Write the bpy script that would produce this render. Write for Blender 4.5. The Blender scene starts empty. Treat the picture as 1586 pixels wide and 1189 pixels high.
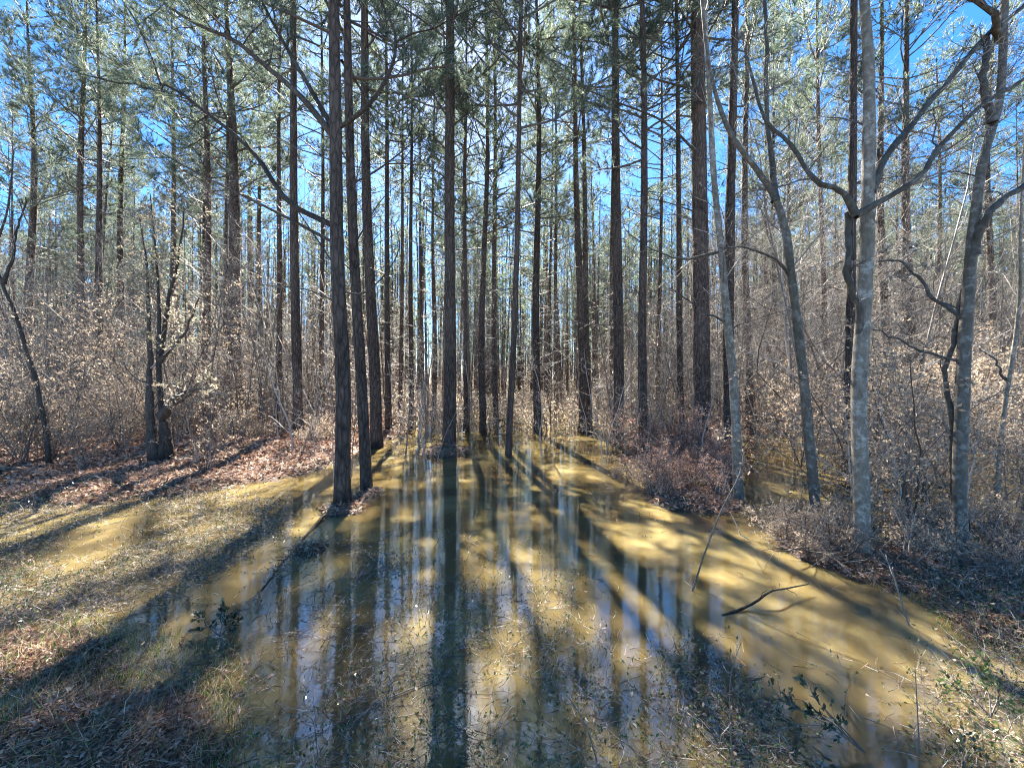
import bpy, math, random
import numpy as np
from mathutils import Vector, Matrix

# ------------------------------------------------------------------ camera, sky, sun, exposure
scene = bpy.context.scene
COL = scene.collection
CH, F, CX, CY = 1.6, 600.0, 793.0, 594.5          # eye height (m), focal length, picture centre
cam_data = bpy.data.cameras.new("camera")
cam_data.sensor_width = 36.0
cam_data.lens = 36.0 * F / 1586.0
cam_data.clip_start, cam_data.clip_end = 0.05, 2000.0
cam = bpy.data.objects.new("camera", cam_data)
cam.location = (0, 0, CH)
cam.rotation_euler = (math.radians(90), 0, 0)
COL.objects.link(cam)
scene.camera = cam

SUN_EL = math.radians(43.0)
SUN_AZ = math.radians(-9.1)                        # 0 = straight ahead (+Y), positive towards +X
world = bpy.data.worlds.new("World")
scene.world = world
world.use_nodes = True
wn = world.node_tree.nodes
sky = wn.new("ShaderNodeTexSky")
sky.sky_type = 'NISHITA'
sky.sun_disc = False
sky.sun_elevation = SUN_EL
sky.sun_rotation = SUN_AZ
sky.air_density, sky.dust_density, sky.ozone_density = 0.65, 0.15, 3.0
wn["Background"].inputs[1].default_value = 0.05
hsv = wn.new("ShaderNodeHueSaturation")
hsv.inputs['Saturation'].default_value = 1.28
world.node_tree.links.new(sky.outputs[0], hsv.inputs['Color'])
world.node_tree.links.new(hsv.outputs[0], wn["Background"].inputs[0])

sun_data = bpy.data.lights.new("sun", 'SUN')
sun_data.energy = 5.0
sun_data.angle = math.radians(0.53)
sun_data.color = (1.0, 0.93, 0.82)
sun = bpy.data.objects.new("sun", sun_data)
sdir = Vector((math.sin(SUN_AZ) * math.cos(SUN_EL), math.cos(SUN_AZ) * math.cos(SUN_EL), math.sin(SUN_EL)))
sun.rotation_euler = sdir.to_track_quat('Z', 'Y').to_euler()
COL.objects.link(sun)

scene.view_settings.view_transform = 'Standard'
scene.view_settings.look = 'None'
scene.view_settings.exposure = 3.25
scene.view_settings.gamma = 1.0
scene.cycles.max_bounces = 8
scene.cycles.filter_width = 1.1
scene.cycles.use_denoising = True
scene.cycles.denoiser = 'OPENIMAGEDENOISE'
scene.cycles.denoising_input_passes = 'RGB_ALBEDO_NORMAL'
scene.cycles.denoising_prefilter = 'NONE'
scene.cycles.transparent_max_bounces = 8

R = np.random.default_rng(11)


def at(x, y, Y):
    """picture position at a distance -> place in the wood"""
    return np.array([(x - CX) / F * Y, Y, CH - (y - CY) / F * Y])


def on_ground(x, y, z=0.0):
    Y = F * (CH - z) / (y - CY)
    return np.array([(x - CX) / F * Y, Y, z])


def to_px(X, Y, Z=0.0):
    return CX + F * X / Y, CY + F * (CH - Z) / Y


# ------------------------------------------------------------------ mesh helpers
def norm(v):
    return v / np.maximum(np.linalg.norm(v, axis=-1, keepdims=True), 1e-9)


def frames(d):
    ref = np.where(np.abs(d[..., 2:3]) > 0.9, np.array([1.0, 0, 0]), np.array([0, 0, 1.0]))
    a = norm(np.cross(ref, d))
    return a, np.cross(d, a)


def rand_dirs(rng, n):
    return norm(rng.normal(size=(n, 3)))


class Geo:
    def __init__(self):
        self.v, self.f3, self.f4, self.m3, self.m4, self.s3, self.s4, self.n = [], [], [], [], [], [], [], 0

    def add(self, v, f, mat=0, smooth=False):
        f = np.asarray(f)
        if len(f) == 0:
            return
        self.v.append(np.asarray(v, dtype=np.float64))
        f = f + self.n
        self.n += len(v)
        if f.shape[1] == 3:
            self.f3.append(f); self.m3.append(np.full(len(f), mat)); self.s3.append(np.full(len(f), smooth))
        else:
            self.f4.append(f); self.m4.append(np.full(len(f), mat)); self.s4.append(np.full(len(f), smooth))

    def tube(self, pts, rad, n=8, mat=0, rough=0.0, rng=None, cap=True):
        pts = np.asarray(pts, float); rad = np.asarray(rad, float)
        k = len(pts)
        t = norm(np.gradient(pts, axis=0))
        a, b = frames(t)
        for i in range(1, k):                       # carry the frame along
            ai = a[i - 1] - t[i] * np.dot(a[i - 1], t[i])
            a[i] = ai / max(np.linalg.norm(ai), 1e-9)
            b[i] = np.cross(t[i], a[i])
        th = np.linspace(0, 2 * math.pi, n, endpoint=False)
        r = rad[:, None] * np.ones((1, n))
        if rough and rng is not None:
            col = rng.normal(size=(1, n)) * 0.5
            r = r * (1 + rough * (rng.normal(size=(k, n)) * 0.7 + col))
        v = pts[:, None, :] + r[..., None] * (np.cos(th)[None, :, None] * a[:, None, :] + np.sin(th)[None, :, None] * b[:, None, :])
        i, j = np.meshgrid(np.arange(k - 1), np.arange(n), indexing='ij')
        j2 = (j + 1) % n
        f = np.stack([i * n + j, i * n + j2, (i + 1) * n + j2, (i + 1) * n + j], -1).reshape(-1, 4)
        self.add(v.reshape(-1, 3), f, mat, True)
        if cap:
            e = np.vstack([v[-1], pts[-1] + t[-1] * rad[-1] * 0.6])
            self.add(e, np.stack([np.arange(n), (np.arange(n) + 1) % n, np.full(n, n)], -1), mat, True)

    def segs(self, P0, P1, R0, R1, n=3, mat=0):
        P0, P1 = np.asarray(P0, float), np.asarray(P1, float)
        if len(P0) == 0:
            return
        N = len(P0)
        R0 = np.broadcast_to(np.asarray(R0, float), (N,)); R1 = np.broadcast_to(np.asarray(R1, float), (N,))
        a, b = frames(norm(P1 - P0))
        th = np.linspace(0, 2 * math.pi, n, endpoint=False)
        off = np.cos(th)[None, :, None] * a[:, None] + np.sin(th)[None, :, None] * b[:, None]
        v = np.concatenate([P0[:, None] + off * R0[:, None, None], P1[:, None] + off * R1[:, None, None]], 1)
        base = np.array([[j, (j + 1) % n, n + (j + 1) % n, n + j] for j in range(n)])
        f = (np.arange(N)[:, None, None] * 2 * n + base[None]).reshape(-1, 4)
        self.add(v.reshape(-1, 3), f, mat, True)

    def leaves(self, P, D, L, W, rng, mat=0, fold=0.25):
        N = len(P)
        if N == 0:
            return
        D = norm(D)
        s = norm(np.cross(D, rand_dirs(rng, N)))
        u = np.cross(s, D)
        L = np.broadcast_to(L, (N,))[:, None]; W = np.broadcast_to(W, (N,))[:, None]
        v = np.stack([P, P + D * L * 0.45 + s * W * 0.5 + u * W * fold, P + D * L, P + D * L * 0.45 - s * W * 0.5 + u * W * fold], 1)
        b = np.arange(N)[:, None] * 4
        f = np.concatenate([b + np.array([[0, 1, 2]]), b + np.array([[0, 2, 3]])])
        self.add(v.reshape(-1, 3), f, mat)

    def needles(self, P, D, L, W, rng, mat=0):
        N = len(P)
        if N == 0:
            return
        s = norm(np.cross(D, rand_dirs(rng, N)))
        L = np.broadcast_to(L, (N,))[:, None]; W = np.broadcast_to(W, (N,))[:, None]
        v = np.stack([P - s * W * 0.5, P + s * W * 0.5, P + D * L], 1)
        self.add(v.reshape(-1, 3), np.arange(N * 3).reshape(-1, 3), mat)

    def tufts(self, P, D, rng, k=16, L=0.17, W=0.006, spread=0.75, mat=0):
        """bunches of pine needles at P, pointing along D"""
        N = len(P)
        if N == 0:
            return
        D = np.repeat(norm(D), k, 0)
        P = np.repeat(P, k, 0) + D * rng.uniform(-0.10, 0.04, (N * k, 1))
        d = norm(D + rand_dirs(rng, N * k) * spread * rng.uniform(0.5, 1.2, (N * k, 1)) + np.array([0, 0, -0.06]))
        self.needles(P, d, L * rng.uniform(0.7, 1.15, N * k), W, rng, mat)

    def build(self, name, mats):
        me = bpy.data.meshes.new(name)
        if self.v:
            V = np.concatenate(self.v)
            f3 = np.concatenate(self.f3) if self.f3 else np.zeros((0, 3), int)
            f4 = np.concatenate(self.f4) if self.f4 else np.zeros((0, 4), int)
            me.vertices.add(len(V)); me.vertices.foreach_set('co', V.astype(np.float32).ravel())
            loops = np.concatenate([f3.ravel(), f4.ravel()]).astype(np.int32)
            me.loops.add(len(loops)); me.loops.foreach_set('vertex_index', loops)
            st = np.concatenate([np.arange(len(f3)) * 3, len(f3) * 3 + np.arange(len(f4)) * 4]).astype(np.int32)
            me.polygons.add(len(st)); me.polygons.foreach_set('loop_start', st)
            mi = np.concatenate(self.m3 + self.m4).astype(np.int32)
            sm = np.concatenate(self.s3 + self.s4).astype(bool)
            me.polygons.foreach_set('material_index', mi)
            me.polygons.foreach_set('use_smooth', sm)
            me.update(calc_edges=True)
        for m in mats:
            me.materials.append(m)
        return me


def link(name, data, parent=None, loc=None):
    o = bpy.data.objects.new(name, data)
    COL.objects.link(o)
    if parent is not None:
        o.parent = parent
    if loc is not None:
        o.location = loc
    return o


def tag(o, label, cat, group=None):
    o['label'] = label; o['category'] = cat
    if group:
        o['group'] = group
    return o


def kind(o, k):
    o['kind'] = k
    return o


# ------------------------------------------------------------------ materials
def new_mat(name):
    m = bpy.data.materials.new(name)
    m.use_nodes = True
    nt = m.node_tree
    return m, nt, nt.nodes["Principled BSDF"], nt.nodes["Material Output"]


def ramp(nt, fac, stops):
    r = nt.nodes.new("ShaderNodeValToRGB")
    el = r.color_ramp.elements
    while len(el) < len(stops):
        el.new(0.5)
    for e, (p, c) in zip(el, stops):
        e.position = p; e.color = (*c, 1)
    nt.links.new(fac, r.inputs[0])
    return r.outputs[0]


def coords(nt, scale):
    tc = nt.nodes.new("ShaderNodeTexCoord")
    mp = nt.nodes.new("ShaderNodeMapping")
    mp.inputs['Scale'].default_value = scale
    nt.links.new(tc.outputs['Object'], mp.inputs[0])
    return mp.outputs[0]


def noise(nt, vec, scale, detail=4, rough=0.6, dist=0.0):
    n = nt.nodes.new("ShaderNodeTexNoise")
    n.inputs['Scale'].default_value = scale
    n.inputs['Detail'].default_value = detail
    n.inputs['Roughness'].default_value = rough
    n.inputs['Distortion'].default_value = dist
    nt.links.new(vec, n.inputs['Vector'])
    return n.outputs['Fac']


def mix(nt, fac, a, b, mode='MIX'):
    n = nt.nodes.new("ShaderNodeMix")
    n.data_type = 'RGBA'; n.blend_type = mode
    for sock, val in ((n.inputs['Factor'], fac), (n.inputs[6], a), (n.inputs[7], b)):
        if hasattr(val, 'is_linked'):
            nt.links.new(val, sock)
        elif isinstance(val, tuple):
            sock.default_value = (*val, 1)
        else:
            sock.default_value = val
    return n.outputs[2]


def bump(nt, h, strength, dist, bsdf):
    b = nt.nodes.new("ShaderNodeBump")
    b.inputs['Strength'].default_value = strength
    b.inputs['Distance'].default_value = dist
    nt.links.new(h, b.inputs['Height'])
    nt.links.new(b.outputs[0], bsdf.inputs['Normal'])


def leaf_mat(name, stops, trans=0.4, rough=0.5, spec=0.4):
    m, nt, bs, out = new_mat(name)
    g = nt.nodes.new("ShaderNodeNewGeometry")
    c = ramp(nt, g.outputs['Random Per Island'], stops)
    oi = nt.nodes.new("ShaderNodeObjectInfo")
    mr = nt.nodes.new("ShaderNodeMapRange")
    mr.inputs[3].default_value = 0.8; mr.inputs[4].default_value = 1.2
    nt.links.new(oi.outputs['Random'], mr.inputs[0])
    hs = nt.nodes.new("ShaderNodeHueSaturation")
    nt.links.new(mr.outputs[0], hs.inputs['Value'])
    nt.links.new(c, hs.inputs['Color'])
    c = hs.outputs[0]
    nt.links.new(c, bs.inputs['Base Color'])
    bs.inputs['Roughness'].default_value = rough
    bs.inputs['Specular IOR Level'].default_value = spec
    tr = nt.nodes.new("ShaderNodeBsdfTranslucent")
    nt.links.new(c, tr.inputs[0])
    mx = nt.nodes.new("ShaderNodeMixShader")
    mx.inputs[0].default_value = trans
    nt.links.new(bs.outputs[0], mx.inputs[1]); nt.links.new(tr.outputs[0], mx.inputs[2])
    nt.links.new(mx.outputs[0], out.inputs[0])
    return m


def bark_mat(name, dark, mid, light, plate=(10, 10, 2.8), bumpd=0.02):
    m, nt, bs, out = new_mat(name)
    v0 = coords(nt, plate)
    nd = nt.nodes.new("ShaderNodeTexNoise")
    nd.inputs['Scale'].default_value = 2.5; nd.inputs['Detail'].default_value = 4
    nt.links.new(v0, nd.inputs['Vector'])
    v = mix(nt, 0.28, v0, nd.outputs['Color'], 'ADD')
    w = nt.nodes.new("ShaderNodeTexVoronoi")
    w.feature = 'DISTANCE_TO_EDGE'
    w.inputs['Scale'].default_value = 1.6
    nt.links.new(v, w.inputs['Vector'])
    n1 = noise(nt, coords(nt, (14, 14, 4)), 2.0, 6, 0.7)
    n2 = noise(nt, coords(nt, (1.5, 1.5, .5)), 1.5, 3)
    c = ramp(nt, n1, [(0.3, dark), (0.52, mid), (0.75, light)])
    c = mix(nt, ramp(nt, n2, [(0.42, (0,) * 3), (0.62, (0.55,) * 3)]), c, light)
    crack = ramp(nt, w.outputs['Distance'], [(0.0, (0.38,) * 3), (0.07, (0.8,) * 3), (0.25, (1.05,) * 3)])
    c = mix(nt, 0.9, c, crack, 'MULTIPLY')
    oi = nt.nodes.new("ShaderNodeObjectInfo")
    t = ramp(nt, oi.outputs['Random'], [(0, (0.75, 0.72, 0.7)), (0.5, (1, .95, .9)), (1, (1.25, 1.12, 1.05))])
    c = mix(nt, 1.0, c, t, 'MULTIPLY')
    sx = nt.nodes.new("ShaderNodeSeparateXYZ")           # flood stain at the foot
    nt.links.new(coords(nt, (1, 1, 1)), sx.inputs[0])
    c = mix(nt, 1.0, c, ramp(nt, sx.outputs[2], [(0.06, (0.35,) * 3), (0.22, (1,) * 3)]), 'MULTIPLY')
    nt.links.new(c, bs.inputs['Base Color'])
    bs.inputs['Roughness'].default_value = 0.85
    bs.inputs['Specular IOR Level'].default_value = 0.25
    h = nt.nodes.new("ShaderNodeMath"); h.operation = 'MULTIPLY_ADD'
    cl = nt.nodes.new("ShaderNodeClamp"); cl.inputs[2].default_value = 0.2
    nt.links.new(w.outputs['Distance'], cl.inputs[0])
    nt.links.new(cl.outputs[0], h.inputs[0]); h.inputs[1].default_value = 4.0
    nt.links.new(n1, h.inputs[2])
    bump(nt, h.outputs[0], 0.9, bumpd, bs)
    return m


def twig_mat(name, stops):
    m, nt, bs, out = new_mat(name)
    g = nt.nodes.new("ShaderNodeNewGeometry")
    c = ramp(nt, g.outputs['Random Per Island'], stops)
    nt.links.new(c, bs.inputs['Base Color'])
    bs.inputs['Roughness'].default_value = 0.6
    return m


M_PINE = bark_mat("pine_bark", (0.032, 0.023, 0.019), (0.085, 0.062, 0.05), (0.18, 0.138, 0.112))
M_GREY = None
def grey_bark(name="grey_bark", tone=1.0):
    m, nt, bs, out = new_mat(name)
    def k(c): return tuple(x * tone for x in c)
    n1 = noise(nt, coords(nt, (1, 1, 0.4)), 26, 8, 0.75)
    n2 = noise(nt, coords(nt, (1, 1, 1.1)), 14, 10, 0.74, 0.25)
    n3 = noise(nt, coords(nt, (1, 1, 0.35)), 2.2, 6, 0.65, 0.5)
    n4 = noise(nt, coords(nt, (1, 1, 2.2)), 13, 6, 0.7, 0.8)
    c = ramp(nt, n1, [(0.3, k((0.085, 0.065, 0.045))), (0.55, k((0.21, 0.17, 0.125))), (0.75, k((0.34, 0.285, 0.215)))])
    c = mix(nt, ramp(nt, n2, [(0.50, (0,) * 3), (0.64, (0.8,) * 3)]), c, k((0.49, 0.455, 0.38)))
    c = mix(nt, ramp(nt, n3, [(0.50, (0,) * 3), (0.66, (0.8,) * 3)]), c, k((0.085, 0.08, 0.04)))
    c = mix(nt, ramp(nt, n4, [(0.58, (0,) * 3), (0.70, (0.7,) * 3)]), c, k((0.06, 0.05, 0.04)))
    nt.links.new(c, bs.inputs['Base Color'])
    bs.inputs['Roughness'].default_value = 0.8
    hh = mix(nt, 0.5, ramp(nt, n1, [(0, (0,) * 3), (1, (1,) * 3)]), ramp(nt, n4, [(0, (1,) * 3), (1, (0,) * 3)]))
    bump(nt, hh, 0.8, 0.014, bs)
    return m
M_GREY = grey_bark()
M_BROWNBARK = grey_bark("brown_grey_bark", 0.6)
M_SHADED_LIMB = grey_bark("shaded_grey_limb_bark", 0.36)  # trunk bark in a darker tone; the limbs' shade is painted into the colour
M_DARKLIMB = bark_mat("limb_bark", (0.035, 0.028, 0.022), (0.075, 0.062, 0.05), (0.14, 0.12, 0.10), (20, 20, 8), 0.006)
M_NEEDLE = leaf_mat("pine_needle", [(0.0, (0.03, 0.06, 0.046)), (0.4, (0.085, 0.13, 0.095)), (0.8, (0.20, 0.24, 0.165)), (1.0, (0.34, 0.33, 0.23))], 0.55, 0.5, 0.35)
M_TWIG = twig_mat("twig", [(0, (0.05, 0.038, 0.03)), (0.5, (0.13, 0.10, 0.08)), (0.8, (0.30, 0.255, 0.215)), (1, (0.56, 0.51, 0.45))])
M_PTWIG = twig_mat("pine_twig", [(0, (0.05, 0.038, 0.03)), (1, (0.14, 0.11, 0.09))])
M_DEADSTEM = twig_mat("dead_stem", [(0, (0.035, 0.025, 0.02)), (0.5, (0.12, 0.09, 0.07)), (0.8, (0.28, 0.24, 0.20)), (1, (0.60, 0.55, 0.49))])
M_TAN = leaf_mat("tan_leaf", [(0, (0.18, 0.13, 0.09)), (0.4, (0.38, 0.30, 0.22)), (0.8, (0.54, 0.45, 0.34)), (1, (0.44, 0.30, 0.20))], 0.5, 0.6, 0.3)
M_PALE = leaf_mat("pale_leaf", [(0, (0.16, 0.15, 0.10)), (0.4, (0.42, 0.37, 0.28)), (0.75, (0.60, 0.52, 0.41)), (1, (0.30, 0.31, 0.19))], 0.5, 0.5, 0.4)
M_RED = leaf_mat("russet_leaf", [(0, (0.16, 0.07, 0.05)), (0.4, (0.38, 0.21, 0.15)), (0.7, (0.50, 0.35, 0.26)), (1, (0.60, 0.46, 0.36))], 0.45, 0.6, 0.3)
M_GREEN = leaf_mat("green_leaf", [(0, (0.03, 0.055, 0.02)), (0.5, (0.06, 0.10, 0.03)), (0.85, (0.12, 0.17, 0.05)), (1, (0.24, 0.27, 0.10))], 0.35, 0.25, 0.5)
M_HOLLY = leaf_mat("dark_leaf", [(0, (0.018, 0.032, 0.016)), (0.6, (0.04, 0.06, 0.028)), (1, (0.10, 0.13, 0.05))], 0.25, 0.22, 0.6)
M_LITTER = leaf_mat("litter_leaf", [(0, (0.11, 0.055, 0.035)), (0.35, (0.25, 0.14, 0.09)), (0.7, (0.40, 0.26, 0.18)), (1, (0.58, 0.42, 0.34))], 0.25, 0.6, 0.3)
M_STRAW = leaf_mat("pine_straw", [(0, (0.10, 0.05, 0.03)), (0.6, (0.26, 0.14, 0.08)), (1, (0.48, 0.34, 0.22))], 0.2, 0.5, 0.4)
M_GRASS = leaf_mat("grass_blade", [(0, (0.06, 0.13, 0.03)), (0.6, (0.13, 0.24, 0.05)), (0.85, (0.28, 0.34, 0.12)), (1, (0.45, 0.40, 0.22))], 0.45, 0.5, 0.3)
M_DRY = leaf_mat("dry_blade", [(0, (0.20, 0.14, 0.08)), (0.5, (0.38, 0.29, 0.18)), (1, (0.55, 0.46, 0.32))], 0.4, 0.5, 0.3)


def ground_mat():
    m, nt, bs, out = new_mat("forest_floor")
    v = coords(nt, (1, 1, 1))
    n1 = noise(nt, v, 1.1, 5, 0.6)
    n2 = noise(nt, v, 16, 8, 0.75)
    n3 = noise(nt, v, 60, 4, 0.7)
    a = ramp(nt, n2, [(0.3, (0.06, 0.035, 0.022)), (0.5, (0.18, 0.105, 0.07)), (0.72, (0.36, 0.235, 0.165))])
    b = ramp(nt, n2, [(0.3, (0.04, 0.035, 0.02)), (0.5, (0.12, 0.095, 0.055)), (0.72, (0.30, 0.25, 0.16))])
    c = mix(nt, ramp(nt, n1, [(0.42, (0,) * 3), (0.58, (1,) * 3)]), a, b)
    c = mix(nt, 0.5, c, ramp(nt, n3, [(0.35, (0.45,) * 3), (0.65, (1.3,) * 3)]), 'MULTIPLY')
    sx = nt.nodes.new("ShaderNodeSeparateXYZ")           # soil soaked dark along the waterline
    nt.links.new(v, sx.inputs[0])
    wet = ramp(nt, sx.outputs[2], [(0.0, (0.35, 0.33, 0.30)), (0.06, (1.0,) * 3)])
    c = mix(nt, 1.0, c, wet, 'MULTIPLY')
    nt.links.new(c, bs.inputs['Base Color'])
    bs.inputs['Roughness'].default_value = 0.9
    bump(nt, n2, 0.8, 0.05, bs)
    return m


def water_mat():
    m, nt, bs, out = new_mat("silty_water")
    v = coords(nt, (1, 1, 1))
    n = noise(nt, v, 0.8, 6, 0.6, 0.6)
    c = ramp(nt, n, [(0.32, (0.068, 0.050, 0.021)), (0.5, (0.135, 0.102, 0.041)), (0.68, (0.31, 0.245, 0.108))])
    nt.links.new(c, bs.inputs['Base Color'])
    bs.inputs['Roughness'].default_value = 0.045
    bs.inputs['IOR'].default_value = 2.2
    bs.inputs['Subsurface Weight'].default_value = 1.0
    bs.inputs['Subsurface Radius'].default_value = (1.0, 0.62, 0.22)
    bs.inputs['Subsurface Scale'].default_value = 0.16
    w = noise(nt, coords(nt, (1.0, 2.2, 1)), 5, 3, 0.55)
    bump(nt, w, 0.07, 0.012, bs)
    return m


M_GROUND, M_WATER = ground_mat(), water_mat()

# ------------------------------------------------------------------ setting: ground and water
_ph = R.uniform(0, 6.28, (24, 2)); _dr = R.uniform(0, 6.28, 24); _fr = np.geomspace(0.25, 7.0, 24)


def fbm(X, Y):
    s = 0
    for k in range(24):
        f = _fr[k]
        s = s + np.sin((X * np.cos(_dr[k]) + Y * np.sin(_dr[k])) * f + _ph[k, 0]) / f ** 0.8 * 0.35
    return s


def gauss(X, Y, cx, cy, rx, ry):
    return np.exp(-((X - cx) / rx) ** 2 - ((Y - cy) / ry) ** 2)


def sstep(a, b, x):
    t = np.clip((x - a) / (b - a), 0, 1)
    return t * t * (3 - 2 * t)


BUMPS = [  # x, y of the picture, radii in metres, height
    (690, 703, 0.58, 0.4, 0.34), (1070, 775, 0.75, 0.7, 0.26), (1000, 715, 0.9, 1.1, 0.2),
    (1250, 850, 0.36, 0.5, 0.16), (1510, 905, 1.15, 0.7, 0.19), (1575, 985, 0.6, 0.25, 0.14),
    (1450, 872, 0.6, 0.55, 0.13), (60, 1160, 0.7, 0.3, 0.16), (150, 1195, 0.6, 0.22, 0.14), (-160, 1050, 1.0, 0.45, 0.13),
    (530, 790, 0.3, 0.3, 0.16), (575, 765, 0.3, 0.4, 0.14), (480, 850, 0.25, 0.25, 0.1),
    (120, 760, 2.2, 0.9, 0.22), (330, 705, 2.2, 1.0, 0.24), (120, 880, 1.9, 0.9, 0.035), (170, 1010, 0.8, 0.3, 0.045), (380, 1050, 0.35, 0.2, 0.04), (1480, 690, 3.2, 1.5, 0.22), (1250, 668, 3.0, 1.6, 0.18),
]


def height(X, Y):
    X = np.asarray(X, float); Y = np.asarray(Y, float)
    h = -0.135 + (0.02 + 0.015 * sstep(6, 12, Y)) * fbm(X, Y)
    for (px, py, rx, ry, a) in BUMPS:
        c = on_ground(px, py)
        h = h + a * gauss(X, Y, c[0], c[1], rx, ry)
    h = h + 0.012 * np.sin(X * 13 + 2 * np.sin(Y * 7)) * np.sin(Y * 17 + 2 * np.sin(X * 9)) + 0.008 * np.sin(X * 31 + Y * 23) * np.sin(Y * 37 - X * 19)
    h = h + 0.22 * sstep(5.4, 7.5, Y) * sstep(-2.6, -4.6, X)              # west bank
    h = h + 0.17 * sstep(14, 26, Y) + 0.10 * sstep(26, 60, Y)              # far floor
    h = h + 0.25 * sstep(1.0, -1.5, Y)
    return h


nx, ny = 420, 380
u = np.linspace(-1, 1, nx); xs = 3 * np.sinh(u * math.asinh(260 / 3))
w0, w1 = math.asinh(-25 / 3), math.asinh(260 / 3)
ys = 2.5 + 3 * np.sinh(np.linspace(w0, w1, ny))
XX, YY = np.meshgrid(xs, ys)
ZZ = height(XX, YY)
g = Geo()
i, j = np.meshgrid(np.arange(ny - 1), np.arange(nx - 1), indexing='ij')
g.add(np.stack([XX, YY, ZZ], -1).reshape(-1, 3), np.stack([i * nx + j, i * nx + j + 1, (i + 1) * nx + j + 1, (i + 1) * nx + j], -1).reshape(-1, 4), 0, True)
kind(link("ground", g.build("ground", [M_GROUND])), 'structure')
g = Geo()
a, b0, b1 = 250.0, -24.0, 250.0
g.add([(-a, b0, -3), (a, b0, -3), (a, b1, -3), (-a, b1, -3), (-a, b0, 0), (a, b0, 0), (a, b1, 0), (-a, b1, 0)],
      [(3, 2, 1, 0), (4, 5, 6, 7), (0, 1, 5, 4), (1, 2, 6, 5), (2, 3, 7, 6), (3, 0, 4, 7)])
kind(link("water", g.build("water", [M_WATER])), 'structure')


# ------------------------------------------------------------------ growth helpers
def wander(rng, p, d, L, n, wob, lift=0.0):
    pts = [np.array(p, float)]
    d = np.array(d, float) / np.linalg.norm(d)
    for _ in range(n):
        d = d + rng.normal(size=3) * wob + np.array([0, 0, lift])
        d = d / np.linalg.norm(d)
        pts.append(pts[-1] + d * (L / n))
    return np.array(pts)


def side_dir(rng, t, ang):
    a = np.cross(t, rng.normal(size=3)); a /= np.linalg.norm(a)
    return t * math.cos(ang) + a * math.sin(ang)


def sprout(geo, rng, pts, rad, n, L, depth, mat, start=0.25, ang=(0.5, 1.0), lift=0.05, tips=None, wob=0.16, ratio=0.55, rmin=0.0012):
    """n side shoots along a limb, each with shoots of its own"""
    k = len(pts) - 1
    for q in range(n):
        t = start + (1 - start) * (q + rng.uniform()) / n
        s = min(t * k, k - 1e-3); i0 = int(s); fr = s - i0
        p = pts[i0] * (1 - fr) + pts[i0 + 1] * fr
        r = (rad[i0] * (1 - fr) + rad[i0 + 1] * fr) * ratio * rng.uniform(0.6, 1.0)
        r = max(r, rmin)
        tg = pts[i0 + 1] - pts[i0]; tg /= np.linalg.norm(tg)
        d = side_dir(rng, tg, rng.uniform(*ang))
        l = L * rng.uniform(0.5, 1.2) * (1.15 - 0.6 * t)
        m = 5 if depth > 0 else 3
        sp = wander(rng, p, d, l, m, wob, lift)
        sr = np.linspace(r, max(r * 0.3, rmin * 0.7), m + 1)
        if r > 0.007:
            geo.tube(sp, sr, 5, mat)
        else:
            geo.segs(sp[:-1], sp[1:], sr[:-1], sr[1:], 3, mat)
        if tips is not None and depth <= 1:
            tips.append((sp, depth))
        if depth > 0:
            sprout(geo, rng, sp, sr, max(2, int(n * 0.6)), l * 0.55, depth - 1, mat, 0.25, ang, lift, tips, wob, ratio, rmin)


def tip_points(tips, rng, per=3, only_last=False):
    P, D = [], []
    for sp, dep in tips:
        k = len(sp) - 1
        for _ in range(per):
            s = rng.uniform(0.2, 0.999) * k if not only_last else rng.uniform(0.7, 0.999) * k
            i0 = int(s); fr = s - i0
            P.append(sp[i0] * (1 - fr) + sp[i0 + 1] * fr)
            D.append(sp[i0 + 1] - sp[i0])
    return np.array(P).reshape(-1, 3), norm(np.array(D).reshape(-1, 3))


# ------------------------------------------------------------------ pines
def pine_trunk(rng, path=None, rad=None, H=19.0, r=0.15, seg=30, n=14, dead=14, hb=10.0, dead_from=2.5, dead_len=1.5):
    g = Geo()
    if path is None:
        z = H * np.linspace(0, 1, seg) ** 1.25
        ph = rng.uniform(0, 6.28, 4)
        amp = rng.uniform(0.02, 0.07)
        path = np.stack([amp * np.sin(z * 0.45 + ph[0]) * np.minimum(z / 3, 1), amp * np.sin(z * 0.38 + ph[1]) * np.minimum(z / 3, 1), z - 0.25], -1)
        rad = r * (1 - 0.86 * (z / H) ** 1.1) * (1 + 0.55 * np.exp(-z / 0.28))
    g.tube(path, rad, n, 0, 0.045, rng)
    zs = path[:, 2]
    for q in range(dead):                                      # bare dead limbs under the crown
        h = rng.uniform(dead_from, hb + 1)
        k = min(max(int(np.searchsorted(zs, h)), 1), len(path) - 2)
        p = path[k]
        az = rng.uniform(0, 6.28)
        l = dead_len * rng.uniform(0.25, 1.25)
        sp = wander(rng, p, (math.cos(az), math.sin(az), rng.uniform(-0.1, 0.55)), l, 6, 0.13, 0.0)
        sr = np.linspace(rng.uniform(0.008, 0.016), 0.003, 7)
        g.tube(sp, sr, 5, 1)
        sprout(g, rng, sp, sr, int(3 + l * 2), 0.45 * l, 1, 1, 0.3, (0.5, 1.1), 0.02)
    return g.build("trunk", [M_PINE, M_PTWIG]), path


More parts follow.
